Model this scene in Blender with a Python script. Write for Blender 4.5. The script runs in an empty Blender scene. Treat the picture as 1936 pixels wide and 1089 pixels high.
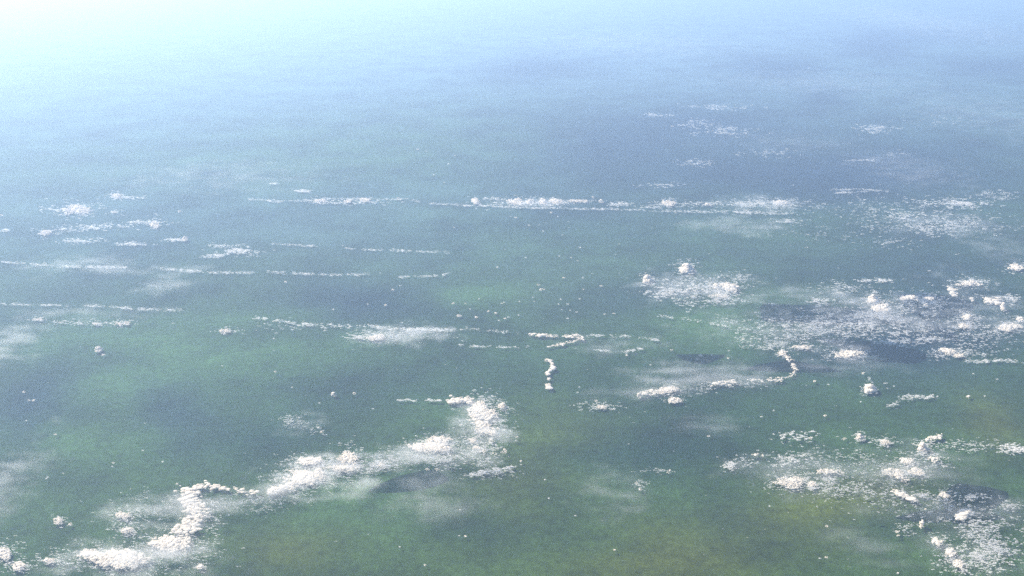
import bpy, math, random
import numpy as np
R = math.radians
random.seed(7); rng = np.random.default_rng(7)
sc = bpy.context.scene

# ------------------------------------------------------------------ camera
CAM_Z, PITCH, VFOV = 10500.0, R(21.2), R(34.0)
cam_d = bpy.data.cameras.new('camera')
cam = bpy.data.objects.new('camera', cam_d); sc.collection.objects.link(cam)
cam_d.sensor_width = 36.0
TANV = math.tan(VFOV / 2); TANH = TANV * 1936 / 1089
cam_d.lens = 18.0 / TANH
cam_d.clip_start = 1.0; cam_d.clip_end = 2.0e6
cam.location = (0, 0, CAM_Z)
cam.rotation_euler = (R(90) - PITCH, 0, 0)
sc.camera = cam

# ------------------------------------------------------------------ sky, sun, exposure
SUN_EL, SUN_AZ = R(37.0), R(-52.0)          # azimuth from +Y, negative = to the left
world = bpy.data.worlds.new('World'); sc.world = world; world.use_nodes = True
wn = world.node_tree.nodes; wl = world.node_tree.links
sky = wn.new('ShaderNodeTexSky'); sky.sky_type = 'NISHITA'; sky.sun_disc = False
sky.sun_elevation = SUN_EL; sky.sun_rotation = SUN_AZ; sky.altitude = 3000.0
wl.new(sky.outputs[0], wn['Background'].inputs[0]); wn['Background'].inputs[1].default_value = 0.07
sun_d = bpy.data.lights.new('sun', 'SUN'); sun_d.energy = 4.6; sun_d.angle = R(0.53); sun_d.color = (1.0, 0.925, 0.80)
sun = bpy.data.objects.new('sun', sun_d); sc.collection.objects.link(sun)
sun.rotation_euler = (R(90) - SUN_EL, 0, R(180) - SUN_AZ)
sun.location = (0, 0, 20000)
vs = sc.view_settings
vs.view_transform = 'Standard'; vs.look = 'None'; vs.exposure = 1.7; vs.gamma = 1.0; vs.use_curve_mapping = False
sc.cycles.volume_bounces = 1
sc.cycles.max_bounces = 4
sc.cycles.volume_step_rate = 5.0
sc.cycles.sample_clamp_direct = 2.5
sc.cycles.sample_clamp_indirect = 0.6
sc.cycles.use_denoising = False

HAZE_AIR = (0.95e-5, 0.37, (0.34, 0.60, 1.0, 1))
HAZE_DUST = (0.32e-5, 0.64, (1.0, 0.91, 0.79, 1))

# ------------------------------------------------------------------ helpers
col = sc.collection
cp, sp = math.cos(PITCH), math.sin(PITCH)
def ray(u, v):
    x = (u / 1936 * 2 - 1) * TANH; y = (1 - v / 1089 * 2) * TANV
    return x, cp + y * sp, -sp + y * cp            # direction, unnormalised (depth 1)
def at(u, v, z):
    x, y, d = ray(u, v)
    t = (z - CAM_Z) / d
    return x * t, y * t, t
PX = 2 * TANH / 1936                               # size of one photo pixel at depth 1

def mat(name):
    m = bpy.data.materials.new(name); m.use_nodes = True
    m.node_tree.nodes.clear()
    return m, m.node_tree.nodes, m.node_tree.links

def tag(o, label=None, cat=None, group=None, kind=None):
    if label: o['label'] = label
    if cat: o['category'] = cat
    if group: o['group'] = group
    if kind: o['kind'] = kind
    return o

# ------------------------------------------------------------------ materials
def cloud_mat(name, colour, trans, clear=0.0):
    m, n, l = mat(name)
    out = n.new('ShaderNodeOutputMaterial'); mx = n.new('ShaderNodeMixShader')
    d = n.new('ShaderNodeBsdfDiffuse'); t = n.new('ShaderNodeBsdfTranslucent')
    d.inputs['Color'].default_value = (*colour, 1); t.inputs['Color'].default_value = (*colour, 1)
    d.inputs['Roughness'].default_value = 0.3
    geo = n.new('ShaderNodeNewGeometry'); nz = n.new('ShaderNodeTexNoise'); b = n.new('ShaderNodeBump')
    nz.inputs['Scale'].default_value = 0.02; nz.inputs['Detail'].default_value = 5
    b.inputs['Strength'].default_value = 0.3; b.inputs['Distance'].default_value = 20.0
    l.new(geo.outputs['Position'], nz.inputs['Vector']); l.new(nz.outputs[0], b.inputs['Height'])
    l.new(b.outputs[0], d.inputs['Normal'])
    mx.inputs[0].default_value = trans
    l.new(d.outputs[0], mx.inputs[1]); l.new(t.outputs[0], mx.inputs[2]); 
    m3 = n.new('ShaderNodeMixShader'); tr = n.new('ShaderNodeBsdfTransparent'); m3.inputs[0].default_value = clear
    l.new(mx.outputs[0], m3.inputs[1]); l.new(tr.outputs[0], m3.inputs[2]); l.new(m3.outputs[0], out.inputs['Surface'])
    return m
M_CLOUD = cloud_mat('cumulus_sun_tint', (0.95, 0.87, 0.755), 0.5)  # white cloud with the warm tint of the sunlight put into its colour
M_SCRAP = cloud_mat('scud_white', (0.94, 0.905, 0.85), 0.45, 0.56)

def ground_mat():
    m, n, l = mat('hazy_green_land')
    out = n.new('ShaderNodeOutputMaterial'); d = n.new('ShaderNodeBsdfDiffuse')
    geo = n.new('ShaderNodeNewGeometry'); at_ = n.new('ShaderNodeAttribute'); at_.attribute_name = 'land'
    def noise(scale, det, rough=0.6):
        z = n.new('ShaderNodeTexNoise'); z.inputs['Scale'].default_value = scale
        z.inputs['Detail'].default_value = det; z.inputs['Roughness'].default_value = rough
        l.new(geo.outputs['Position'], z.inputs['Vector']); return z
    def rampf(src, a, b, lo, hi):
        r = n.new('ShaderNodeMapRange'); r.inputs[1].default_value = a; r.inputs[2].default_value = b
        r.inputs[3].default_value = lo; r.inputs[4].default_value = hi; l.new(src, r.inputs[0]); return r.outputs[0]
    n1 = noise(0.00035, 6, 0.68); n2 = noise(0.006, 4, 0.75); n3 = noise(0.03, 2, 0.8)
    f1 = rampf(n1.outputs[0], 0.32, 0.68, 0.5, 1.55)
    f2 = rampf(n2.outputs[0], 0.3, 0.7, 0.62, 1.38)
    f3 = rampf(n3.outputs[0], 0.3, 0.7, 0.6, 1.4)
    def mul(a, b):
        k = n.new('ShaderNodeMath'); k.operation = 'MULTIPLY'; l.new(a, k.inputs[0]); l.new(b, k.inputs[1]); return k.outputs[0]
    f = mul(mul(f1, f2), f3)
    v = n.new('ShaderNodeVectorMath'); v.operation = 'SCALE'
    l.new(at_.outputs['Color'], v.inputs[0]); l.new(f, v.inputs['Scale'])
    l.new(v.outputs[0], d.inputs['Color']); l.new(d.outputs[0], out.inputs['Surface'])
    return m

# ------------------------------------------------------------------ the ground: one sheet to beyond the horizon
BASE = np.array((0.019, 0.043, 0.010))
OLIVE = np.array((0.054, 0.066, 0.006)); GREEN = np.array((0.038, 0.084, 0.024)); GREY = np.array((0.026, 0.038, 0.028)); MOSS = np.array((0.026, 0.046, 0.008)); HAZE_TEAL = np.array((0.062, 0.105, 0.125))
DARK = np.array((0.005, 0.018, 0.013)); SLATE = np.array((0.006, 0.013, 0.024))
LAND = [
 (968,500,1500,150,GREY,.3),(968,1000,1600,180,MOSS,.4), (1000,1080,800,110,OLIVE,.12), (968,90,1600,190,HAZE_TEAL,.9),(420,400,650,120,HAZE_TEAL,.4),(1500,330,500,120,SLATE,.4),
 (1560,270,420,90,SLATE,.35),(1750,520,280,90,SLATE,.55),(1100,330,300,70,SLATE,.35),(300,420,300,90,SLATE,.3),(120,600,200,60,SLATE,.3),(1000,700,500,70,DARK,.3),  # photo-measured patches of land cover, plus teal that paints distance haze into the land: u, v, half sizes, colour, weight
 (540,1040,80,55,OLIVE,.7),(1290,1060,150,70,OLIVE,.9),(1580,960,190,60,OLIVE,.9),(970,900,120,70,OLIVE,.55),
 (1110,810,130,50,OLIVE,.3),(910,570,80,50,GREEN,.7),(1330,635,130,45,GREEN,.8),(1880,800,60,50,OLIVE,.8),
 (400,660,190,80,GREEN,.8),(210,720,130,90,GREEN,.7),(700,950,220,60,GREEN,.5),(160,840,110,50,GREEN,.5),
 (330,780,80,70,SLATE,.7),(500,830,150,50,DARK,.7),(60,760,90,80,SLATE,.8),(680,570,170,45,SLATE,.75),
 (1720,650,240,60,SLATE,.85),(1240,850,200,60,DARK,.8),(1190,560,100,40,SLATE,.5),(1290,235,170,45,SLATE,.95),(1500,330,330,40,SLATE,.9),(1180,270,110,45,SLATE,.8),(1650,85,90,22,SLATE,.95),(1880,125,90,25,SLATE,.9),(1020,130,100,22,SLATE,.9),(1470,125,90,20,SLATE,.9),(1560,185,70,18,SLATE,.8),
 (1120,270,90,60,SLATE,.6),(1450,130,80,30,SLATE,.6),(1680,90,70,30,SLATE,.6),(1620,320,260,45,SLATE,.8),
 (1120,430,200,40,SLATE,.6),(1000,130,90,25,SLATE,.5),(1380,990,100,50,DARK,.5),(900,1000,120,40,DARK,.5),
 (1230,760,150,40,DARK,.4),(1650,990,120,40,DARK,.5),(800,460,140,35,SLATE,.3),(1870,130,80,40,SLATE,.4),
 (600,740,300,40,DARK,.35),(1050,470,250,60,GREEN,.3),(600,300,300,60,GREEN,.4),(1450,430,180,40,GREEN,.4)]
def build_ground():
    xs = np.concatenate(([-400000,-150000,-70000], np.linspace(-38000,38000,191), [70000,150000,400000]))
    ys = np.concatenate(([-400000,-60000,0], np.geomspace(9000,110000,170), [150000,250000,400000,700000]))
    X, Y = np.meshgrid(xs, ys)
    Z = np.zeros_like(X)
    dep = Y * cp + CAM_Z * sp
    up = -CAM_Z * cp + Y * sp
    dd = np.where(dep > 100, dep, 100)
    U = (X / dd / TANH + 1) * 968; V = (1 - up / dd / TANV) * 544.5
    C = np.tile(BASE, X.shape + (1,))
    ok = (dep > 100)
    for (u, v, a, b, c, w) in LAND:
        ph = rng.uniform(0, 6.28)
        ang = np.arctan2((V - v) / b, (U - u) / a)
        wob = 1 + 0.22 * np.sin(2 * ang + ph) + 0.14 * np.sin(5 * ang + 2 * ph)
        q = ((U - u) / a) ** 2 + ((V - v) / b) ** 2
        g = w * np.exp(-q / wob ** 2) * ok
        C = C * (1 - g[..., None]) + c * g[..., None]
    ny, nx = X.shape
    me = bpy.data.meshes.new('ground')
    idx = np.arange(nx * ny).reshape(ny, nx)
    F = np.stack((idx[:-1,:-1], idx[:-1,1:], idx[1:,1:], idx[1:,:-1]), -1).reshape(-1, 4)
    me.from_pydata(np.stack((X, Y, Z), -1).reshape(-1, 3).tolist(), [], F.tolist())
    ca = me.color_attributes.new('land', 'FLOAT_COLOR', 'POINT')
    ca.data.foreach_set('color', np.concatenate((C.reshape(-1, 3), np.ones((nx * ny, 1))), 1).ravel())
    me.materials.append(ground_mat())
    o = bpy.data.objects.new('ground', me); col.objects.link(o)
    return tag(o, 'green hazy land far below the clouds', kind='structure')
build_ground()

# ------------------------------------------------------------------ cloud puffs
import bmesh
from mathutils import Vector, noise as mnoise
def ico(sub, amp, seed):
    bm = bmesh.new(); bmesh.ops.create_icosphere(bm, subdivisions=sub, radius=1.0)
    off = Vector((seed * 7.3, seed * 3.1, seed * 1.7))
    for v in bm.verts:
        d = v.co.normalized()
        k = 1 + amp * mnoise.noise(d * 1.6 + off) + amp * 0.8 * abs(mnoise.noise(d * 3.4 + off))
        v.co = d * k
    bm.verts.index_update()
    V = np.array([v.co[:] for v in bm.verts]); F = np.array([[v.index for v in f.verts] for f in bm.faces])
    bm.free(); return V, F
BIG = [ico(3, 0.45, i + 1) for i in range(6)]
MID = [ico(2, 0.40, i + 11) for i in range(6)]
TINY = [ico(1, 0.30, i + 21) for i in range(4)]
CLOUD_Z = 60.0

class Puffs:
    def __init__(s): s.v = []; s.f = []; s.o = []; s.n = 0; s.fine = False
    def add(s, p, r, flat=0.8, wide=1.0):
        px = r / s.px
        V, F = (BIG if px > 7 else MID if px > 1.5 else TINY)[rng.integers(0, 4)]
        a = rng.uniform(0, 6.283); ca, sa = math.cos(a), math.sin(a)
        st = rng.uniform(0.8, 1.3)
        W = np.empty_like(V)
        W[:, 0] = (V[:, 0] * ca - V[:, 1] * sa) * r * st * wide + p[0]
        W[:, 1] = (V[:, 0] * sa + V[:, 1] * ca) * r * st + p[1]
        W[:, 2] = V[:, 2] * r * flat + p[2]
        s.v.append(W); s.f.append(F + s.n); s.o.append(s.n); s.n += len(V)
    def build(s, name, material, parent=None, origin=(0, 0, 0)):
        if not s.v: raise RuntimeError('empty ' + name)
        V = np.concatenate(s.v); F = np.concatenate(s.f)
        if parent is None:
            o_ = V.mean(0); o_[2] = V[:, 2].min()
        else: o_ = np.array(parent.location)
        V = V - o_
        me = bpy.data.meshes.new(name)
        me.vertices.add(len(V)); me.vertices.foreach_set('co', V.ravel())
        me.loops.add(F.size); me.loops.foreach_set('vertex_index', F.ravel().astype(np.int32))
        me.polygons.add(len(F))
        me.polygons.foreach_set('loop_start', np.arange(0, F.size, 3, dtype=np.int32))
        me.polygons.foreach_set('loop_total', np.full(len(F), 3, dtype=np.int32))
        me.polygons.foreach_set('use_smooth', np.ones(len(F), dtype=bool))
        me.update(calc_edges=True); me.validate()
        me.materials.append(material)
        o = bpy.data.objects.new(name, me); col.objects.link(o)
        if parent is None: o.location = o_
        else: o.parent = parent
        return o

def fb(u, v, k=1.0):
    return mnoise.noise(Vector((u / 17 * k, v / 8 * k, 3.3))) * .6 + mnoise.noise(Vector((u / 7 * k, v / 3.6 * k, 9.1))) * .5 + mnoise.noise(Vector((u / 3 * k, v / 1.7 * k, 1.7))) * .3
def mass(P, u, v, ru, rv, n, r0, r1, tall=0.5):
    """a ragged heap of puffs: ellipse of half-size ru x rv photo pixels, puff radii r0..r1 pixels, heaped up by tall * radius"""
    small = max(ru, rv) < 9
    n = int(n * (1.4 if small else 6.0)); got = 0
    for _ in range(n * 6):
        if got >= n: break
        q = math.sqrt(rng.uniform()) * 1.38; a = rng.uniform(0, 6.283)
        uu = u + ru * q * math.cos(a); vv = v + rv * q * math.sin(a)
        f = 0.1 + .3 * fb(uu, vv) if small else fb(uu, vv)
        if f < -0.45 + 0.75 * q * q: continue
        got += 1
        x, y, t = at(uu, vv, CLOUD_Z); P.px = t * PX
        r = (r1 + (r0 - r1) * min(1, q)) * rng.uniform(0.22, 0.66) * (0.85 + 0.5 * f) * P.px
        r = max(r, .5 * P.px)
        P.add((x, y, CLOUD_Z + tall * r1 * P.px * max(0, 1 - q * q) * (0.5 + f) * rng.uniform(0.2, 1)), r, .62, rng.uniform(.9, 1.5))
def tower(P, u, v, w, h, n, r0, r1):
    """a heaped head 2w wide and h high in photo pixels, its crown raised above a broad foot"""
    mass(P, u, v + h * .12, w, h * .42, n, r0, r1, 1.3)
    x, y, t = at(u, v, CLOUD_Z); P.px = t * PX
    for _ in range(n // 2):
        q = math.sqrt(rng.uniform()); a = rng.uniform(0, 6.283)
        r = r1 * rng.uniform(.35, .75) * P.px
        P.add((x + w * .6 * P.px * q * math.cos(a), y + w * .6 * P.px * q * math.sin(a), CLOUD_Z + h * .45 * P.px * (1 - q * q)), r, .8)
def line(P, pts, w, n, r0, r1, gap=0.0):
    """puffs strung along a line of photo points; gap leaves breaks in it"""
    pts = np.array(pts, float); L = np.concatenate(([0], np.cumsum(np.hypot(*np.diff(pts, axis=0).T))))
    ph = rng.uniform(0, 6.28); k1, k2, wd = (3.6, .60, 4.2) if P.fine else (2.0, 1.0, 2.4)
    if P.fine: gap *= .45
    for _ in range(int(n * k1)):
        s = rng.uniform(0, L[-1])
        if gap and math.sin(s / 9 + ph) + 0.6 * math.sin(s / 4.1 + 2 * ph) < gap * 1.6 - 1.2: continue
        u = np.interp(s, L, pts[:, 0]); v = np.interp(s, L, pts[:, 1])
        vv = v + rng.normal(0, w) * 1.15 + 1.5 * fb(u, v); uu = u + rng.normal(0, w) * 1.5
        x, y, t = at(uu, vv, CLOUD_Z); P.px = t * PX
        r = rng.uniform(r0 * .4, r1 * .68) * P.px * k2 * (.75 + 1.0 * max(0, .4 + fb(uu, vv)))
        P.add((x, y, CLOUD_Z + rng.uniform(0, 0.6) * r), r, .6, rng.uniform(1.0, wd))
def scraps(P, u, v, ru, rv, n, r0=0.5, r1=1.3, run=5):
    """torn bits in short level runs"""
    for _ in range(int(n * 1.7)):
        a = rng.normal(0, 0.45, 2); uu = u + ru * a[0]; vv = v + rv * a[1]; tl = rng.normal(0, 0.12)
        if fb(uu, vv, .6) < rng.uniform(-.5, .25): continue
        for k in range(rng.integers(1, run + 1)):
            x, y, t = at(uu + k * rng.uniform(1, 2.4), vv + k * tl * 2 + rng.normal(0, 0.4), CLOUD_Z); P.px = t * PX
            P.add((x, y, CLOUD_Z), rng.uniform(r0, r1) * P.px * .85, .6, rng.uniform(1.0, 1.9))
FN = {'m': mass, 'l': line, 's': scraps, 't': tower}
def pieces(P):
    """the puffs of P sorted into pieces that hang together"""
    lo = np.array([w.min(0) for w in P.v]); hi = np.array([w.max(0) for w in P.v]); k = len(lo)
    size = (hi - lo).max(1)
    gap = np.maximum(0, np.maximum(lo[:, None] - hi[None], lo[None] - hi[:, None]))
    near = np.sqrt((gap ** 2).sum(2)) <= 0.45 * np.maximum(size[:, None], size[None])
    lab = np.arange(k)
    while True:
        new = np.where(near, lab[None, :], k).min(1); new = new[new]
        if (new == lab).all(): break
        lab = new
    out = [np.nonzero(lab == i)[0] for i in np.unique(lab)]
    return sorted(out, key=lambda x: -len(x))
def subset(P, ids):
    Q = Puffs()
    for i in ids:
        Q.v.append(P.v[i]); Q.f.append(P.f[i] - P.o[i] + Q.n); Q.o.append(Q.n); Q.n += len(P.v[i])
    return Q
def cloud(label, parts, name='cumulus_cloud', group=None, material=None):
    """parts: list of (part name, [(fn, args...), ...])"""
    material = material or M_CLOUD
    built = []; halo = Puffs()
    for pn, fs in parts:
        P = Puffs(); P.fine = pn == 'streak'
        for f, *a in fs:
            FN[f](P, *a)
            if f in 'mt' and a[2] >= 9:                        # torn bits round the edge of a heap
                scraps(halo, a[0], a[1], a[2] * 1.75, a[3] * 1.9 if f == 'm' else a[3], int(10 + a[2] * a[3] * .42), .4, 1.25, 4)
        if pn == 'fringe': built.append((pn, P)); continue
        ps = pieces(P)
        loose = pn in ('streak', 'arm', 'link', 'arch', 'hook', 'stem')
        keep = [x for x in ps if len(x) >= (3 if loose else 0.2 * len(P.v))][:14] or ps[:1]
        for x in keep: built.append((pn, subset(P, x)))
    if halo.v: built.append(('fringe', halo))
    if len(built) == 1:
        o = built[0][1].build(name, M_SCRAP if built[0][0] in ('fringe', 'streak') else material)
    else:
        u, v = parts[0][1][0][1:3] if parts[0][1][0][0] != 'l' else parts[0][1][0][1][0]
        x, y, t = at(u, v, CLOUD_Z)
        o = bpy.data.objects.new(name, None); col.objects.link(o); o.location = (x, y, CLOUD_Z)
        for pn, P in built:
            c = P.build(pn, M_SCRAP if pn in ('fringe', 'streak') else material, o)
            if pn == 'fringe': c['kind'] = 'stuff'
    return tag(o, label, 'cloud', group, 'stuff' if len(built) == 1 and built[0][0] == 'fringe' else None)

# ---- CLOUDS
# the long bank across the lower left
cloud('long winding bank of cumulus across the lower left corner, narrowing to a stem', [
 ('heap', [('m',228,1058,62,20,170,3,8),('m',175,1050,28,13,40,2.5,6)]),
 ('heap', [('m',322,1026,46,17,100,2.5,6)]),
 ('stem', [('l',[(340,1012),(360,988),(372,962),(360,942),(360,930)],6,150,2,4.5)]),
 ('arch', [('l',[(348,936),(370,921),(398,918),(425,924)],2.2,60,1.2,3.2),('l',[(425,925),(455,930),(490,930)],2.6,30,.9,2.8,.2)]),
 ('fringe',[('s',392,985,30,55,150,.4,1.3),('s',285,965,110,45,110,.4,1.0),('s',300,1045,130,35,160,.4,1.2),('s',120,1055,60,25,60,.4,1.2)])])
cloud('cream domed cumulus with dark creases where the lower left bank rises to the right', [
 ('heap', [('m',585,873,31,9,60,2.5,6)]),
 ('heap', [('m',570,903,34,17,120,2.5,6.5)]),
 ('arm', [('l',[(510,931),(530,924),(556,915)],2.6,60,1.8,4.2)]),
 ('head', [('m',603,897,10,12,30,2.5,5,1.0)]),
 ('fringe',[('s',545,905,60,35,130,.4,1.2),('s',480,950,95,22,150,.4,1.0),('s',620,905,60,20,90,.4,1.1)])])
cloud('soft pale dome of cloud just right of the cream domed cumulus', [
 ('heap', [('m',658,866,21,15,90,1.6,4)]),
 ('heap', [('m',650,885,38,7,70,1.6,3.6)]),
 ('fringe',[('s',655,880,65,28,190,.4,1.2)])])
cloud('small white cloud right of the soft pale dome', [('heap',[('m',722,878,11,5,20,1.2,3)])])
cloud('corner lump of cumulus at the extreme lower left edge', [('heap',[('m',6,1046,16,14,40,2,5)]),('heap',[('m',35,1070,16,11,40,2,5)]),('fringe',[('s',20,1050,50,30,60)])])
cloud('small double puff beside the corner lump at lower left', [('heap',[('m',90,1060,17,6,30,1.5,3.5)])])
cloud('small white cloud on the dark land above the lower left bank', [('heap',[('m',230,974,19,8,45,1.5,3.6)]),('fringe',[('s',235,975,40,18,50)])])
cloud('small white cloud close above the left part of the lower left bank', [('heap',[('m',240,1002,14,6,30,1.5,3.4)]),('fringe',[('s',240,1000,30,14,40)])])
cloud('twin small puffs left of the lower left bank', [('head',[('m',110,984,10,7,22,1.5,3.4)]),('head',[('m',132,991,8,4,14,1.5,3)])])
cloud('small puff below the stem of the lower left bank at the bottom edge', [('heap',[('m',379,1072,11,5,22,1.5,3.4)])])
cloud('thin pale wisp above the cream domed cumulus', [('fringe',[('s',550,795,26,14,90,.4,1.0),('s',600,815,20,8,20,.5,1.4)])], name='cloud_wisp')
# lower centre
cloud('bubbly heap of round cumulus heads in the lower centre with a thin left arm', [
 ('tower', [('m',914,785,30,24,150,2.4,5.2,.9)]),
 ('head', [('m',905,766,20,8,45,2,4.2)]),
 ('head', [('m',922,812,24,12,50,2,4.6)]),
 ('arm', [('l',[(848,757),(890,757)],2.2,50,1.5,3.8)]),
 ('fringe',[('s',925,845,35,22,50,.7,1.8,3),('s',910,800,50,40,90,.4,1.2)])])
cloud('roundish puff against the right side of the bubbly heap', [('head',[('m',949,767,9,6,24,1.6,3.6)])])
cloud('broken string of tiny puffs leading left from the bubbly heap', [('fringe',[('l',[(750,757),(840,758)],.9,46,.8,2.2,.55)])], name='cloud_string', group=None)
cloud('broad flat cumulus with a misty lower edge left of the bubbly heap', [
 ('heap', [('m',815,846,46,10,150,2.2,5)]),
 ('heap', [('m',830,832,30,8,50,2,4)]),
 ('fringe',[('s',825,862,75,24,300,.4,1.2)])])
cloud('loose group of round puffs hanging below the bubbly heap', [
 ('head',[('m',893,832,9,6,16,1.8,3.6)]),('head',[('m',928,831,6,4,10,1.6,3.2)]),('head',[('m',902,846,9,5,16,1.6,3.4)]),
 ('head',[('m',914,854,8,5,16,1.6,3.2)]),('head',[('m',935,858,6,4,10,1.4,3)]),
 ('fringe',[('s',900,865,55,25,110,.4,1.3)])])
cloud('thin diagonal streak of cloud bits below the bubbly heap', [('streak',[('l',[(890,898),(915,893),(945,888),(970,884)],1.8,75,1,2.8)]),('fringe',[('s',930,893,60,12,80,.4,1.1)])], name='cloud_streak')
cloud('pinkish puff right of the loose group below the bubbly heap', [('heap',[('m',954,853,7,6,22,1.4,3.2)])])
cloud('pair of small puffs under the broad flat cumulus', [('head',[('m',808,887,6,3,10,1.3,2.6)]),('head',[('m',826,888,7,3.5,14,1.4,2.8)])])
cloud('small three lobed puff in the dark green left of centre', [('heap',[('t',631,746,6,9,20,1.6,3.2)])])
cloud('slim zigzag chain of puffs standing alone in the centre', [
 ('link',[('l',[(1033,681),(1040,683),(1045,690),(1045,697)],1.0,28,1.3,2.6)]),
 ('link',[('l',[(1042,699),(1035,705),(1034,712)],.9,18,1.2,2.5)]),
 ('link',[('m',1038,717,4,4,10,1.8,3.2),('l',[(1033,727),(1040,733)],1.4,20,1,2.2)])], name='cloud_chain')
# right of centre
cloud('white twin cumulus at the left end of the curved cloud line right of centre', [
 ('heap',[('m',1262,738,28,8,60,1.8,4.2)]),('heap',[('m',1275,757,17,6,36,1.8,3.8)]),('head',[('t',1209,748,5,11,18,1.8,3.6)]),('arm',[('l',[(1215,743),(1240,740)],2,28,1.2,3)])])
cloud('curved line of small puffs ending in a hook right of centre', [
 ('arm',[('l',[(1340,727),(1368,725),(1400,720)],2.4,42,1.0,3.0,.2)]),
 ('arm',[('l',[(1412,718),(1440,719),(1470,718),(1492,713)],1.7,46,.8,2.5,.1)]),
 ('hook',[('l',[(1492,713),(1501,705),(1504,696),(1494,684),(1488,674)],1.6,46,.8,2.5)]),
 ('fringe',[('s',1400,726,95,10,90,.4,1.2),('s',1310,735,50,10,50,.4,1.2)])], name='cloud_line')
cloud('small flat cloud left of the white twin cumulus', [('heap',[('m',1137,770,12,4,24,1.2,3)]),('fringe',[('s',1130,768,45,10,60,.4,1.1)])])
cloud('lone bright cauliflower cumulus with tan underside at right', [('tower',[('t',1645,735,13,18,70,2.4,5)])])
cloud('thin bluish curl of low mist beside the lone cauliflower cumulus', [('fringe',[('l',[(1676,768),(1690,766),(1700,758),(1716,749),(1738,748),(1752,754),(1765,746)],1.3,130,.5,1.3),('s',1725,751,40,5,50,.4,1.0)])], name='cloud_wisp')
# lower right field
cloud('scattered row of cloud bits along the top of the lower right field', [('fringe',[('s',1498,826,60,10,75,.6,1.8,4)]),('head',[('m',1532,828,6,4,12,1.2,2.6)])], name='cloud_row')
cloud('bubbly flat cumulus of pearl-like puffs, largest in the lower right field', [
 ('heap',[('m',1495,912,34,12,85,1.8,3.8)]),('heap',[('m',1565,892,30,6,55,1.6,3.6)]),('head',[('m',1535,915,12,7,26,1.6,3.4)]),
 ('fringe',[('s',1545,910,70,18,120,.5,1.6,4),('s',1600,925,60,12,70,.4,1.3)])])
cloud('pair of little white heads left of the pearl-like cumulus', [('head',[('m',1428,859,8,6,18,1.6,3.2)]),('head',[('m',1441,861,4,4,8,1.4,2.6)])])
cloud('dim small cloud at the left end of the lower right field', [('fringe',[('s',1378,880,16,10,50,.5,1.5),('s',1410,870,25,12,30,.4,1.2)])], name='cloud_wisp')
cloud('torn cloud bits between the two little heads and the tall stacked cloud', [('fringe',[('s',1500,866,50,10,60,.5,1.6,4),('s',1475,880,25,6,14,.8,1.8,2)])], name='cloud_row')
cloud('tall stacked white cloud in the lower right field', [('tower',[('t',1743,846,9,20,50,1.8,3.8)]),('arm',[('l',[(1752,832),(1780,824)],2,26,1,2.6)]),('fringe',[('s',1750,842,45,14,50,.4,1.3)])])
cloud('lumpy cluster below the tall stacked cloud at lower right', [
 ('heap',[('m',1715,870,14,8,40,1.6,3.6)]),('heap',[('m',1690,893,22,8,50,1.6,3.6)]),('heap',[('m',1733,892,20,8,44,1.6,3.4)]),
 ('arm',[('l',[(1690,895),(1705,905),(1715,908)],2,26,1,2.6)]),('fringe',[('s',1715,888,60,25,110,.4,1.4)])])
cloud('white cloud with a ragged right tail near the right edge, lower field', [('heap',[('m',1765,868,14,7,36,1.6,3.4)]),('fringe',[('s',1772,870,32,14,50,.4,1.4)])])
cloud('small dense cloud at the top of the lower right field', [('heap',[('t',1626,826,9,11,30,1.4,3)])])
cloud('small flat puff next to the small dense cloud at lower right', [('heap',[('m',1596,830,7,3,14,1.2,2.6)])])
cloud('little broken cloud left of the tall stacked cloud', [('heap',[('m',1672,834,12,6,26,1.2,2.8)]),('fringe',[('s',1668,836,30,10,40,.4,1.3)])])
cloud('faint yellowish dotted band at the right edge, lower field', [('fringe',[('s',1830,842,60,12,110,.4,1.2)])], name='cloud_row')
cloud('grainy white band running off the right edge, lower field', [('fringe',[('s',1915,848,30,10,110,.6,1.8,4)])], name='cloud_row')
cloud('diagonal chain of puffs under the lumpy cluster at lower right', [('arm',[('l',[(1688,930),(1705,934),(1733,948)],2,50,1.3,3)])], name='cloud_chain')
cloud('row of pale bits right of the diagonal chain at lower right', [('heap',[('m',1785,937,11,8,30,1.2,3)]),('fringe',[('s',1750,936,30,6,40,.5,1.5),('s',1840,940,30,8,46,.5,1.5)])], name='cloud_row')
cloud('narrow upright cloud with a dark crease near the lower right corner', [('tower',[('t',1743,991,6,19,34,1.6,3.2)])])
cloud('crooked white cloud near the right edge, low in the picture', [('tower',[('l',[(1812,980),(1818,974),(1826,968),(1832,964)],2.6,50,1.8,3.6)])])
cloud('small curl of cloud left of the narrow upright cloud', [('heap',[('m',1696,1008,8,7,26,1.2,3)]),('fringe',[('s',1712,1000,24,12,40,.4,1.2)])])
cloud('bright diagonal cumulus in the lower right corner', [
 ('heap',[('m',1772,1024,13,9,40,2,4.2)]),('heap',[('m',1797,1045,12,9,40,2,4.4)]),('heap',[('m',1812,1066,14,9,40,1.8,4)]),
 ('fringe',[('s',1815,1065,60,30,190,.4,1.5),('s',1840,1040,40,20,60,.5,1.6)])])
cloud('ragged net of cloud bits filling the lower right corner', [('fringe',[('s',1850,1000,60,44,300,.4,1.6),('s',1880,1045,60,44,300,.4,1.7),('s',1905,955,30,12,60,.4,1.3)])], name='cloud_row')
cloud('small pair of puffs on the grey mist right of lower centre', [('head',[('m',1204,914,4,4,9,1,2.4)]),('head',[('m',1210,926,4,4,9,1.2,2.6)]),('fringe',[('s',1208,918,18,14,26,.4,1.0)])])
cloud('little dim cloud above the grey mist right of lower centre', [('heap',[('m',1265,891,8,5,20,1,2.4)]),('fringe',[('s',1240,890,35,6,34,.4,1.0)])])
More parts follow.
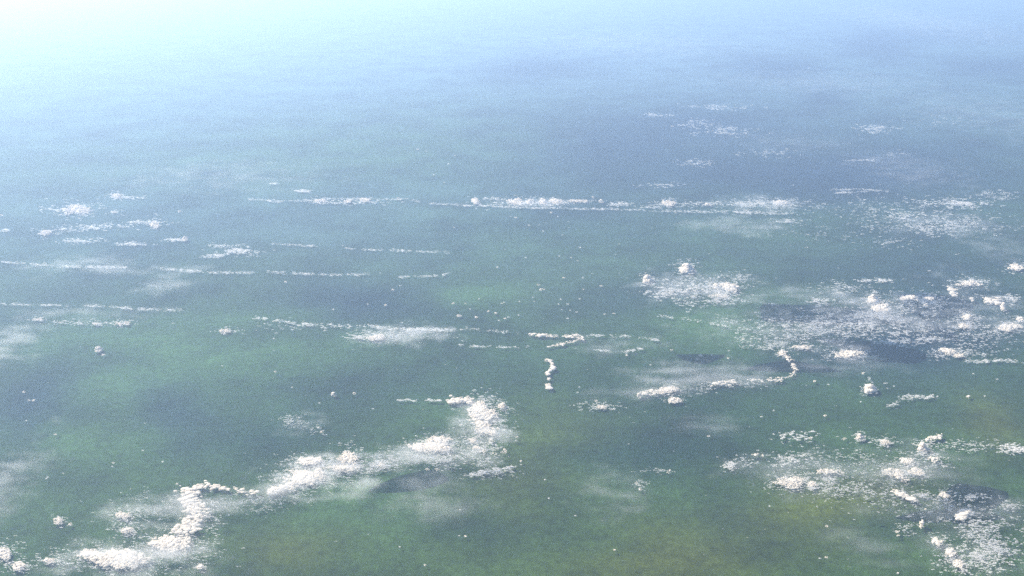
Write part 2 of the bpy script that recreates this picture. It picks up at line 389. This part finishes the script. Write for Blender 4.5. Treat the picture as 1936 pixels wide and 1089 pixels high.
# middle distance, right
cloud('white cauliflower cumulus, topmost of three heads in a torn patch', [('tower',[('t',1297,508,17,18,75,2.4,5)])])
cloud('small white cumulus at the left end of the torn patch', [('tower',[('t',1223,528,9,16,45,2,4.2)])])
cloud('wide domed cumulus at the right end of the torn patch', [('heap',[('m',1383,543,22,11,80,2,4.6,1.0)]),('tower',[('t',1354,543,7,14,30,1.8,3.8)]),('heap',[('m',1360,560,20,5,40,1.4,3)])])
cloud('torn patch of cloud bits between three cumulus heads at right', [('fringe',[('s',1310,550,95,30,330,.4,1.6),('s',1270,552,55,14,70,.6,2),('s',1330,570,60,10,60,.5,1.8),('s',1400,525,50,20,60,.4,1.2)])], name='cloud_row')
cloud('white headed cumulus on the big misty patch at right', [('tower',[('t',1650,566,12,17,55,2,4.4)]),('heap',[('m',1665,583,20,9,60,1.8,4)]),('fringe',[('s',1660,590,85,26,420,.4,1.5)])])
cloud('flat broken cumulus line right of the misty patch', [('heap',[('m',1722,563,22,7,60,1.5,3.6)]),('heap',[('m',1757,565,16,4,36,1.2,3)]),('head',[('m',1750,577,6,4,14,1.4,3)]),('fringe',[('s',1745,566,60,14,70,.4,1.4)])])
cloud('cream flat topped cloud above the right broken clouds', [('heap',[('m',1832,536,25,6,70,1.6,3.8)]),('fringe',[('s',1840,531,45,6,60,.4,1.3)])])
cloud('white cloud cut by the right edge above the cream flat cloud', [('heap',[('m',1922,505,18,8,60,1.8,4)])])
cloud('small bright round puff near the right edge', [('heap',[('t',1838,567,5,9,22,1.8,3.4)])])
cloud('bent cloud ending in an upright dark creased head near the right edge', [('tower',[('t',1896,581,5,18,36,1.8,3.6)]),('arm',[('l',[(1860,566),(1878,570),(1892,572)],2.2,44,1.4,3)]),('fringe',[('s',1905,565,35,10,50,.5,1.6)])])
cloud('loosely heaped cloud below the small bright round puff', [('heap',[('m',1832,601,13,7,40,1.5,3.4)]),('heap',[('m',1822,616,11,6,34,1.3,3)]),('fringe',[('s',1828,610,34,20,90,.4,1.4)])])
cloud('dense white cumulus cut by the right edge, middle height', [('heap',[('m',1908,618,24,9,80,1.8,4)]),('heap',[('m',1930,604,9,5,26,1.6,3.4)]),('fringe',[('s',1890,622,45,14,70,.4,1.4)])])
cloud('short crooked cloud between the broken line and the bright round puff', [('heap',[('l',[(1796,547),(1803,555),(1806,558)],2,40,1.2,2.8)])])
cloud('line of bits trailing at right above the misty patch', [('fringe',[('s',1660,530,55,4,70,.5,1.5),('s',1590,545,60,12,90,.4,1.4),('s',1550,570,25,8,46,.6,1.9)])], name='cloud_row')
cloud('wide sprinkle of cloud bits below the misty patch at right', [('fringe',[('s',1540,615,160,26,520,.4,1.5),('s',1660,625,150,20,330,.4,1.5),('s',1480,640,110,14,130,.4,1.4)])], name='cloud_row')
cloud('thin line of dots crossing the green land right of centre', [('fringe',[('l',[(1240,598),(1300,603),(1390,620),(1420,622)],1.4,120,.5,1.5,.35),('l',[(1400,568),(1440,572),(1520,584)],1,70,.4,1.2,.3)])], name='cloud_string')
cloud('small cumulus row directly above the hooked cloud line', [('heap',[('m',1480,668,10,7,30,1.5,3.4)]),('heap',[('m',1515,656,22,5,50,1.3,3)]),('fringe',[('s',1480,655,70,8,80,.4,1.4)])])
cloud('wide lumpy cumulus in the row right of the hooked line', [('heap',[('m',1605,670,32,8,85,1.6,3.8)]),('fringe',[('s',1610,668,55,12,90,.4,1.4)])])
cloud('lumpy cloud on the dark blue land near the right edge', [('heap',[('m',1790,664,20,7,55,1.5,3.4)]),('heap',[('m',1815,672,16,5,36,1.3,3)]),('fringe',[('s',1800,668,60,12,90,.4,1.4)])])
cloud('beaded streak running right over the dark blue land', [('streak',[('l',[(1818,682),(1850,684),(1890,681),(1936,686)],1.8,110,.7,2.2,.2)])], name='cloud_streak')
cloud('small flat clouds strung between two lumpy clouds at right', [('fringe',[('s',1700,645,60,8,80,.5,1.6),('s',1760,640,40,5,36,.5,1.5)])], name='cloud_row')
# middle distance, centre and left
cloud('thin cloud line bending back in a sharp point at the centre', [('arm',[('l',[(1000,632),(1050,636),(1075,636),(1103,640)],1.5,110,.7,2.2,.15)]),('arm',[('l',[(1103,641),(1075,648),(1035,656)],1.1,80,.6,1.7)]),('head',[('m',1088,634,9,3,22,1.2,2.6)])], name='cloud_line')
cloud('dotted cloud string left of the sharp bend', [('fringe',[('l',[(860,622),(900,622),(980,630)],1.2,60,.5,1.4,.4),('l',[(865,653),(930,656),(1000,656)],1.1,80,.5,1.5,.3)])], name='cloud_string')
cloud('dotted cloud string right of the sharp bend', [('fringe',[('l',[(1115,634),(1180,636),(1260,644)],1.4,90,.5,1.6,.3),('l',[(1125,662),(1175,666),(1230,655)],1.4,76,.5,1.6,.35)])], name='cloud_string')
cloud('lens shaped misty cloud with white flecks left of centre', [
 ('heap',[('m',712,638,22,7,60,1.4,3.2)]),('streak',[('l',[(700,616),(740,622),(790,622),(860,625)],1.6,150,.6,2)]),
 ('fringe',[('s',750,632,95,16,150,.4,1.1),('s',670,637,30,5,40,.5,1.4)])])
cloud('beaded string of cloud bits leading left from the lens shaped cloud', [('fringe',[('l',[(480,600),(560,612),(640,617),(700,616)],1.5,150,.6,1.8,.3),('s',560,618,80,10,50,.4,1.2)])], name='cloud_string')
cloud('small white cloud below the beaded string at left', [('heap',[('m',424,626,12,5,28,1.2,2.8)]),('fringe',[('s',430,627,32,6,34,.4,1.2)])])
cloud('long straight thin cloud street at left, upper of the pair', [('streak',[('l',[(0,495),(60,499),(120,504),(240,505)],1.3,210,.5,1.6,.15)]),('streak',[('l',[(300,508),(360,512),(420,516),(480,515)],1.4,170,.5,1.6,.2)]),('streak',[('l',[(505,513),(560,517),(640,520),(700,518)],1.3,150,.5,1.6,.2)]),('streak',[('l',[(755,523),(790,523),(830,521),(850,516)],1.2,80,.5,1.6,.25)])], name='cloud_band')
cloud('short thin cloud streak right of the pale left cluster', [('streak',[('l',[(515,461),(560,463),(600,465)],1,70,.5,1.3)])], name='cloud_streak')
cloud('thin cloud streak left of centre above the long cloud street', [('streak',[('l',[(645,467),(690,472),(760,474),(850,478)],1.2,130,.5,1.5,.3)])], name='cloud_streak')
cloud('long straight thin cloud street at left, lower of the pair', [('streak',[('l',[(0,574),(60,576),(130,577)],1.1,110,.5,1.4,.2)]),('streak',[('l',[(158,578),(185,579),(250,583),(310,586),(345,586)],1.3,150,.5,1.8,.2)])], name='cloud_band')
cloud('broken row of small clouds under the lower cloud street at left', [('head',[('m',70,604,12,3,20,1,2.2)]),('head',[('m',115,609,8,3,16,1,2.2)]),('head',[('m',182,612,11,3,22,1,2.4)]),('heap',[('m',230,610,18,5,46,1,2.6)]),('fringe',[('s',150,610,110,6,90,.4,1.3)])], name='cloud_row')
cloud('bright double headed puff alone on the green land at left', [('tower',[('t',186,661,8,12,36,2.2,4)]),('head',[('m',195,671,5,3,12,1.2,2.4)])])
# far left cluster
cloud('pale broad cloud, biggest of the hazy left cluster', [('heap',[('m',145,396,32,11,110,1.6,4)]),('fringe',[('s',100,395,30,6,40,.5,1.4)])])
cloud('small pale cloud at the top of the hazy left cluster', [('heap',[('m',221,370,13,5,36,1.4,3)]),('fringe',[('s',245,373,28,4,40,.4,1.3)])])
cloud('bright round headed cumulus with dark crease in the hazy left cluster', [('tower',[('t',350,452,7,10,32,1.8,3.4)]),('fringe',[('s',325,453,26,4,50,.4,1.3)])])
cloud('cream puff right of the pale broad cloud', [('heap',[('m',291,425,12,7,36,1.4,3)]),('fringe',[('s',270,420,60,5,60,.4,1.3)])])
cloud('small lumpy cloud under the pale broad cloud', [('heap',[('m',86,440,13,6,40,1.3,2.8)]),('fringe',[('s',140,433,60,6,70,.4,1.3)])])
cloud('tiny pale cloud right under the pale broad cloud', [('heap',[('m',216,402,9,3,22,1.1,2.4)])])
cloud('tiny white cloud right of the cream puff', [('heap',[('m',340,400,6,3,16,1,2.2)])])
cloud('pale puff at the left edge beside the pale broad cloud', [('heap',[('m',3,407,8,5,20,1.2,2.6)])])
cloud('flat pale scrap at the left edge below the pale broad cloud', [('fringe',[('s',8,435,14,4,40,.5,1.5)])], name='cloud_wisp')
cloud('level rows of thin cloud under the hazy left cluster', [('fringe',[('s',180,428,70,5,100,.4,1.4),('s',150,455,60,5,90,.4,1.3),('s',245,461,35,4,50,.4,1.4)])], name='cloud_row')
cloud('slanting flat cloud streak right of the round headed left cumulus', [('streak',[('m',457,475,30,6,110,.7,2.2)]),('fringe',[('s',405,483,25,5,60,.4,1.3),('s',420,465,40,4,40,.4,1.1)])], name='cloud_streak')
# far line of clouds
cloud('brightest stretch of the long far cloud line, centre', [
 ('heap',[('m',975,380,20,7,70,1.6,3.6)]),('heap',[('m',1002,381,9,6,30,1.6,3.4)]),('heap',[('m',1027,381,9,7,34,1.6,3.6)]),('heap',[('m',1050,380,16,5,46,1.5,3.2)]),
 ('heap',[('m',1092,380,24,3,50,1.1,2.4)]),('streak',[('l',[(878,388),(950,391),(1010,393),(1160,396)],.9,190,.5,1.6)]),('fringe',[('s',1010,384,85,6,130,.4,1.3)])], name='cloud_band')
cloud('cream puff heading the left end of the bright far stretch', [('heap',[('m',899,381,9,8,40,1.6,3.4)]),('fringe',[('s',930,375,28,4,34,.4,1.2)])])
cloud('small puff ending the right of the bright far stretch', [('heap',[('t',1136,381,6,6,20,1.3,2.8)]),('head',[('m',1121,373,4,3,10,1,2.2)]),('fringe',[('s',1180,386,35,5,50,.5,1.4)])])
cloud('left half of the long far cloud line with small lumps', [
 ('head',[('m',606,379,14,4,34,1.1,2.6)]),('head',[('m',657,381,10,4,28,1.2,2.8)]),('head',[('m',690,378,13,4,36,1.2,2.8)]),('head',[('m',755,376,7,3,18,1.2,2.6)]),
 ('streak',[('l',[(470,377),(540,381),(640,376),(700,377),(770,376),(830,386),(890,388)],1.2,260,.5,1.5,.0)]),('fringe',[('s',650,383,90,4,80,.4,1.2)])], name='cloud_band')
cloud('short flat scrap above the left half of the far cloud line', [('fringe',[('s',570,361,16,2.5,46,.5,1.5),('s',515,347,14,2,14,.4,1.1)])], name='cloud_wisp')
cloud('three lump cloud right of centre in the far cloud line', [('heap',[('m',1262,385,18,6,60,1.3,3)]),('streak',[('l',[(1150,395),(1230,398),(1300,400),(1400,402),(1490,404)],1.3,200,.5,1.5)]),('fringe',[('s',1260,390,45,7,90,.4,1.3),('s',1350,385,120,6,120,.4,1.2)])])
cloud('single bright puff in the far cloud line right of centre', [('heap',[('t',1338,387,7,6,24,1.6,3)])])
cloud('pale misty lumps at the right end of the far cloud line', [('heap',[('m',1470,383,18,5,60,1,2.4)]),('fringe',[('s',1440,385,80,10,200,.4,1.2),('s',1410,400,90,5,90,.4,1.1),('s',1480,418,40,5,60,.4,1.1)])], name='cloud_band')
cloud('fine double streak of far cloud at upper right', [('streak',[('l',[(1572,359),(1620,357),(1680,362)],1,110,.4,1.2)]),('streak',[('l',[(1580,364),(1640,362)],.8,60,.4,1.1)])], name='cloud_streak')
cloud('small cream puff among far bits at right', [('heap',[('m',1689,398,7,4,22,1.2,2.6)])])
cloud('far band of torn bits at the right edge', [('fringe',[('s',1790,385,75,12,190,.4,1.4),('s',1830,384,35,5,60,.5,1.6),('s',1880,370,60,14,70,.4,1.2)])], name='cloud_row')
cloud('loose drift of tiny bits below the far right band', [('fringe',[('s',1780,425,130,24,420,.4,1.3),('s',1700,408,80,12,110,.4,1.3),('s',1690,460,60,12,60,.4,1.1)])], name='cloud_row')
# upper right far wisps
cloud('scatter of faint far wisps at upper right, the higher one', [('fringe',[('s',1360,203,80,6,60,.4,1.1,6),('s',1240,217,30,4,30,.4,1.1,5),('s',1370,248,70,10,110,.4,1.2,5),('s',1310,235,60,14,50,.4,1.1)])], name='cloud_row')
cloud('small far puff left in the upper right wisps', [('heap',[('m',1270,239,5,3,14,1,2.2)])])
cloud('faint far wisps at the top right, nearer the edge', [('fringe',[('s',1655,243,40,10,90,.4,1.2,5),('s',1770,230,80,14,50,.3,.9)])], name='cloud_row')
cloud('thin far streak below the top right wisps', [('fringe',[('l',[(1596,304),(1625,303),(1652,303)],.8,60,.4,1.1),('s',1690,290,30,4,16,.4,1)])], name='cloud_streak')
cloud('lowest scatter of faint far wisps in the upper right', [('fringe',[('s',1310,308,45,8,50,.4,1.1),('s',1240,350,60,6,40,.4,1.2),('s',1460,290,70,10,50,.4,1)])], name='cloud_row')
cloud('fine flecks bridging the soft pale dome and the broad flat cumulus', [('fringe',[('s',725,872,70,18,170,.4,1.3)])], name='cloud_row')
cloud('open sprinkle of flecks over the right land between edge and misty patch', [('fringe',[('s',1760,590,150,60,330,.4,1.5,4),('s',1850,640,90,34,160,.4,1.5,4)])], name='cloud_row')
cloud('speckled trail of flecks descending to the lower right corner', [('fringe',[('s',1650,930,120,40,260,.4,1.4,4),('s',1780,960,110,40,240,.4,1.4,4)])], name='cloud_row')
cloud('open sprinkle of flecks above the pearl-like cumulus', [('fringe',[('s',1560,865,150,28,240,.4,1.3,4)])], name='cloud_row')
cloud('open sprinkle of far flecks across the right, under the double streak', [('fringe',[('s',1640,390,200,24,240,.3,1.1,4),('s',1560,440,150,20,90,.3,1.0,4)])], name='cloud_row')
# small puffs one can count
PUFF_SPOTS = [
 (868,597,6),(901,600,5),(924,589,4),(937,592,4),(955,603,4),(962,600,3.5),(943,606,3),(857,574,4),(880,574,2.5),(905,565,3),(949,574,3),(953,572,2.5),
 (888,584,2.5),(980,596,3),(1010,570,2.5),(982,570,2.5),(1007,562,2),(1025,547,7),(1018,538,4),(1101,548,4.5),(1136,541,4),(1066,525,4),(1102,525,3.5),(1073,575,3),
 (1060,566,3),(1056,575,3),(1062,585,3),(1078,587,3),(1090,590,3),(1160,594,4.5),(1143,594,3),(1073,602,3.5),(1096,565,3),(1080,487,2.5),(1092,493,2.5),(1057,484,2),
 (975,411,4),(1042,402,4),(1054,410,3),(1000,426,3),(1026,437,2.5),(940,505,3.5),(994,487,3),(1096,468,3),(858,430,2.5),(1064,445,2.5),(1170,461,2.5),(1525,468,4),
 (1590,410,3),(790,282,4.5),(806,286,3.5),(820,330,3),(848,310,3),(1244,351,4.5),(840,345,2.5),(1530,128,3),(860,294,2),(1450,95,2),(45,741,4),(63,757,5),
 (55,757,4),(105,822,4),(214,875,4),(212,882,3),(308,873,3.5),(270,852,3),(90,902,3),(520,703,4),(518,640,3),(540,533,4),(742,548,4.5),(729,577,4),
 (757,540,3),(670,744,4.5),(705,773,3),(335,915,4),(50,795,2.5),(420,692,2.5),(552,732,2.5),(695,575,3),(630,585,3.5),(608,817,4.5),(120,895,2.5),(88,905,3),
 (604,762,3),(1563,995,4.5),(1560,786,4.5),(1030,907,3),(870,964,3),(880,1014,4),(868,1013,3),(1162,1040,4),(756,1034,3),(804,1068,4),(1455,957,3),(1545,958,3),
 (1562,1054,4),(1698,1084,4),(1750,963,4),(1795,965,4),(1840,1000,3),(977,826,4),(976,833,3),(985,872,4),(985,878,3),(1340,825,4),(1038,942,3),(1088,975,3),
 (1550,1056,3),(1541,721,5),(1566,727,3),(1632,706,4.5),(1627,760,3),(1440,788,3.5),(1463,776,3),(1831,750,6),(1772,750,3.5),(1862,749,3),(1840,707,3),(1325,672,5),
 (1319,678,4),(1345,671,3),(1377,677,4),(1378,663,3),(1405,640,4.5),(1270,662,4),(1185,672,4),(1230,690,3),(1092,742,3),(1127,758,4),(1095,732,3),(1885,717,3),
 (1690,730,2.5),]
MARKS = [('zigzag chain',1038,705),('bubbly heap',912,790),('cream domed cumulus',575,890),('winding bank at lower left',250,1050),
 ('lone cauliflower cumulus',1645,735),('hooked cloud line',1490,705),('pearl-like cumulus at lower right',1500,910),('bright diagonal corner cumulus',1790,1040),
 ('narrow upright lower right cloud',1743,991),('lens shaped misty cloud',750,632),('double headed puff at left',186,661),('torn patch with three heads',1310,545),
 ('sharp bend of cloud line',1100,640),('small green patch at centre',915,600),('tiny curl of dots at centre',1062,578),('dark land at far left',60,780),('brightest far cloud stretch',1010,381),('left half of far cloud line',650,379),('white twin cumulus right of centre',1262,740),
 ('upper thin cloud band at left',350,510),('broad flat cumulus',815,846),('wide lumpy cumulus at right',1605,670),('lumpy cluster at lower right',1715,880),('upper right far wisps',1360,225)]
def spot_labels():
    box = {}
    for i, (u, v, w) in enumerate(PUFF_SPOTS):
        m = min(MARKS, key=lambda k: (k[1] - u) ** 2 + 2 * (k[2] - v) ** 2)
        du, dv = u - m[1], (v - m[2]) * 1.3
        side = ('right of' if du > 0 else 'left of') if abs(du) > abs(dv) else ('below' if dv > 0 else 'above')
        box.setdefault((side, m[0]), []).append((du * du + dv * dv, i))
    order = ['nearest', 'second nearest', 'third nearest', 'fourth nearest', 'fifth nearest', 'sixth nearest', 'seventh nearest', 'eighth nearest', 'ninth nearest', 'tenth nearest', 'eleventh nearest', 'twelfth nearest', 'thirteenth nearest', 'fourteenth nearest']
    out = {}
    for (side, m), lst in box.items():
        for k, (_, i) in enumerate(sorted(lst)):
            size = 'tiny' if PUFF_SPOTS[i][2] < 4 else 'small round'
            where = f'{side} the {m}'
            out[i] = f'{size} cloud puff {where}' if len(lst) == 1 else f'{size} cloud puff, {order[min(k, 13)]} one {where}'
    return out
LABELS = spot_labels()
for i, (u, v, w) in enumerate(PUFF_SPOTS):
    P = Puffs(); w *= .85; mass(P, u, v, w, w * .62, int(6 + w * 2), w * .3, w * .62, .6)
    tag(subset(P, pieces(P)[0]).build('cloud_puff', M_CLOUD if w > 3.3 else M_SCRAP), LABELS[i], 'cloud', 'small lone cloud puffs scattered over the land')
# dust of cloud bits too small to tell apart
def dust():
    P = Puffs()
    for _ in range(350):
        u = rng.uniform(0, 1936); v = 330 + 750 * rng.uniform() ** 1.1
        if rng.uniform() > 0.35 + 0.65 * (u / 1936) * (1.3 - abs(v - 600) / 700): continue
        x, y, t = at(u, v, CLOUD_Z); P.px = t * PX
        for k in range(rng.integers(1, 4)):
            P.add((x + k * 1.5 * P.px, y + rng.normal(0, 1) * P.px, CLOUD_Z), rng.uniform(.3, .75) * P.px, .5, 1.6)
    tag(P.build('cloud_dust', M_SCRAP), 'fine dust of cloud specks spread over the land', 'cloud', kind='stuff')
dust()

# ------------------------------------------------------------------ thin veils of mist
def veil_mat():
    m, n, l = mat('thin_mist')
    out = n.new('ShaderNodeOutputMaterial'); v = n.new('ShaderNodeVolumePrincipled')
    v.inputs['Color'].default_value = (0.97, 0.97, 0.97, 1); v.inputs['Anisotropy'].default_value = 0.45
    tc = n.new('ShaderNodeTexCoord'); ln = n.new('ShaderNodeVectorMath'); ln.operation = 'LENGTH'
    g0 = n.new('ShaderNodeNewGeometry'); dn = n.new('ShaderNodeTexNoise'); dn.inputs['Scale'].default_value = 0.0011
    dn.inputs['Detail'].default_value = 4; dn.inputs['Roughness'].default_value = 0.62
    l.new(g0.outputs['Position'], dn.inputs['Vector'])
    ds = n.new('ShaderNodeVectorMath'); ds.operation = 'SUBTRACT'; ds.inputs[1].default_value = (.5, .5, .5); l.new(dn.outputs['Color'], ds.inputs[0])
    dm = n.new('ShaderNodeVectorMath'); dm.operation = 'MULTIPLY'; dm.inputs[1].default_value = (1.5, 1.5, 0.3); l.new(ds.outputs[0], dm.inputs[0])
    da = n.new('ShaderNodeVectorMath'); da.operation = 'ADD'; l.new(tc.outputs['Object'], da.inputs[0]); l.new(dm.outputs[0], da.inputs[1])
    l.new(da.outputs[0], ln.inputs[0])
    mr = n.new('ShaderNodeMapRange'); mr.interpolation_type = 'SMOOTHSTEP'
    for i, x in ((1, 0.72), (2, 0.0), (3, 0.0), (4, 1.0)): mr.inputs[i].default_value = x
    l.new(ln.outputs['Value'], mr.inputs[0])
    geo = n.new('ShaderNodeNewGeometry'); nz = n.new('ShaderNodeTexNoise')
    nz.inputs['Scale'].default_value = 0.0028; nz.inputs['Detail'].default_value = 5; nz.inputs['Roughness'].default_value = 0.68
    vm = n.new('ShaderNodeVectorMath'); vm.operation = 'MULTIPLY'; vm.inputs[1].default_value = (0.38, 1.15, 0.6)
    l.new(geo.outputs['Position'], vm.inputs[0]); l.new(vm.outputs[0], nz.inputs['Vector'])
    m2 = n.new('ShaderNodeMapRange')
    for i, x in ((1, 0.40), (2, 0.68), (3, 0.0), (4, 2.3)): m2.inputs[i].default_value = x
    l.new(nz.outputs[0], m2.inputs[0])
    oi = n.new('ShaderNodeObjectInfo')
    a = n.new('ShaderNodeMath'); a.operation = 'MULTIPLY'; l.new(mr.outputs[0], a.inputs[0]); l.new(m2.outputs[0], a.inputs[1])
    b = n.new('ShaderNodeMath'); b.operation = 'MULTIPLY'; l.new(a.outputs[0], b.inputs[0]); l.new(oi.outputs['Alpha'], b.inputs[1])
    c = n.new('ShaderNodeMath'); c.operation = 'MULTIPLY'; c.inputs[1].default_value = 0.02; l.new(b.outputs[0], c.inputs[0])
    l.new(c.outputs[0], v.inputs['Density']); l.new(v.outputs[0], out.inputs['Volume'])
    return m
M_VEIL = veil_mat()
def veil(label, u, v, ru, rv, tau, rot=0.0, z=170.0, thick=130.0):
    x, y, t = at(u, v, z); px = t * PX
    sd = (CAM_Z - z) / math.sqrt(x * x + y * y + (CAM_Z - z) ** 2)
    bm = bmesh.new(); bmesh.ops.create_icosphere(bm, subdivisions=3, radius=1.0)
    me = bpy.data.meshes.new('veil_cloud'); bm.to_mesh(me); bm.free()
    me.materials.append(M_VEIL)
    o = bpy.data.objects.new('veil_cloud', me); col.objects.link(o)
    o.location = (x, y, z); o.scale = (ru * px * 1.4, rv * px / sd * 1.4, thick); o.rotation_euler[2] = R(rot)
    o.color = (1, 1, 1, 1.0 * tau / (thick * 1.0 / sd) / 0.02)
    return tag(o, label, 'cloud')

# ---- VEILS
for a in [
 ('pale lens of mist around the lens shaped cloud left of centre',752,632,125,32,1.0),
 ('wide grey mist inside the curve of the hooked cloud line',1330,710,210,42,.8),
 ('grey mist left of the white twin cumulus',1180,745,110,26,.4),
 ('grey green patch of thin mist alone right of lower centre',1150,920,100,60,.36),
 ('mist filling the torn patch between three cumulus heads',1320,545,150,45,.7),
 ('big bright mist at right under the white headed cumulus',1665,590,170,50,.6),
 ('mist trailing below the broad flat cumulus in lower centre',825,862,150,42,1.3),
 ('mist around the cream domed cumulus at lower left',600,903,170,50,1.3),
 ('mist above the winding bank at lower left',320,965,160,56,.8),
 ('mist along the foot of the winding bank at the bottom edge',260,1052,210,48,1.3),
 ('mist in the lower right corner among torn cloud bits',1850,1050,160,75,.45),
 ('thin mist behind the pearl-like cumulus at lower right',1560,895,230,50,.5),
 ('warm pale mist at the left edge, lower',-10,930,90,130,.45),
 ('warm pale mist at the left edge, middle',0,655,110,60,.4),
 ('soft round mist below the upper long cloud street at left',320,535,80,28,.35),
 ('faint long mist under the right end of the far cloud line',1400,425,140,24,.55),
 ('faint rosy mist at far upper right',1720,320,140,50,.25),
 ('thin grey mist on the green land in lower centre',830,945,130,60,.3),
 ('small thin mist above the domed cumulus at lower left',575,800,60,28,.4),
 ('wide faint mist under the sprinkle of bits at right',1470,620,230,44,.45),
 ('wide faint mist at the right edge, middle height',1870,570,120,70,.35),
 ('thin mist along the far cloud line at right',1440,385,120,20,.6),
 ('thin mist along the bright far stretch at centre',1010,385,120,12,.5),
 ('pale mist at the right edge above the cut off cloud',1900,470,90,40,.4),
 ('grey mist over the lumpy cluster at lower right',1720,885,150,50,.55),
 ('thin mist right of the bubbly heap',1330,800,110,26,.3),
 ('faint mist left of the dark land at far left',150,500,120,26,.3),
 ('white far mist at the top right corner',1740,40,170,50,.5),
 ('grey mist in the bottom right, left of the bright diagonal cumulus',1640,1040,110,50,.25),
 ('far pale mist high at upper right between blue gaps',1560,155,280,30,.2),
 ('far pale mist at the right edge high up',1880,215,220,60,.22),
 ('far pale mist above the blue gap at top centre',1190,80,300,34,.2),
 ('far pale mist at the right under the upper wisps',1500,270,180,24,.15),
 ('far thin mist at left above the hazy cluster',420,330,260,40,.16),
 ('thin streak of mist along the upper cloud band at left',250,508,230,12,.25),
 ('thin streak of mist along the lower cloud band at left',170,590,190,16,.25),
 ('mist between the sharp bend and the hooked line',1150,650,150,24,.4),
 ('streaky mist over the flecked right middle land',1560,560,190,26,.45),
 ('mist joining the hooked line to the right lumpy cloud',1600,690,150,20,.4),
 ('mist over the bubbly heap in the lower centre',915,800,90,55,1.0),
 ('low mist at the right edge beside the bright diagonal cumulus',1900,960,90,50,.25),
 ('mist between the bank stem and the domed cumulus',440,945,90,26,.5),
 ('veil linking the misty patch to the right edge clouds',1780,605,200,44,.3),
 ('veil above the hook of the cloud line',1500,655,170,22,.3),
 ('veil linking the lumpy cluster to the corner cumulus',1760,960,170,50,.3),
 ('veil over the far right drift of tiny bits',1790,425,170,34,.4),
 ('mist bridging the soft pale dome and the broad flat cumulus',720,872,90,26,.5),
]: veil(*a)
# ------------------------------------------------------------------ haze: the air between the camera and the land
def build_haze():
    m, n, l = mat('haze_air')
    out = n.new('ShaderNodeOutputMaterial'); add = n.new('ShaderNodeAddShader')
    for k, (d, g, c) in enumerate((HAZE_AIR, HAZE_DUST)):      # blue air and pale aerosol, both of even density
        v = n.new('ShaderNodeVolumePrincipled')
        v.inputs['Color'].default_value = c; v.inputs['Density'].default_value = d; v.inputs['Anisotropy'].default_value = g
        l.new(v.outputs[0], add.inputs[k])
    l.new(add.outputs[0], out.inputs['Volume'])
    me = bpy.data.meshes.new('haze')
    X0, X1, Y0, Y1, Z0, Z1 = -402000, 402000, -402000, 702000, -10, CAM_Z + 300
    P = [(x, y, z) for z in (Z0, Z1) for y in (Y0, Y1) for x in (X0, X1)]
    me.from_pydata(P, [], [(0,2,3,1),(4,5,7,6),(0,1,5,4),(2,6,7,3),(0,4,6,2),(1,3,7,5)])
    me.materials.append(m)
    o = bpy.data.objects.new('haze', me); col.objects.link(o)
    tag(o, 'pale blue haze in the air over the land', kind='stuff')
build_haze()
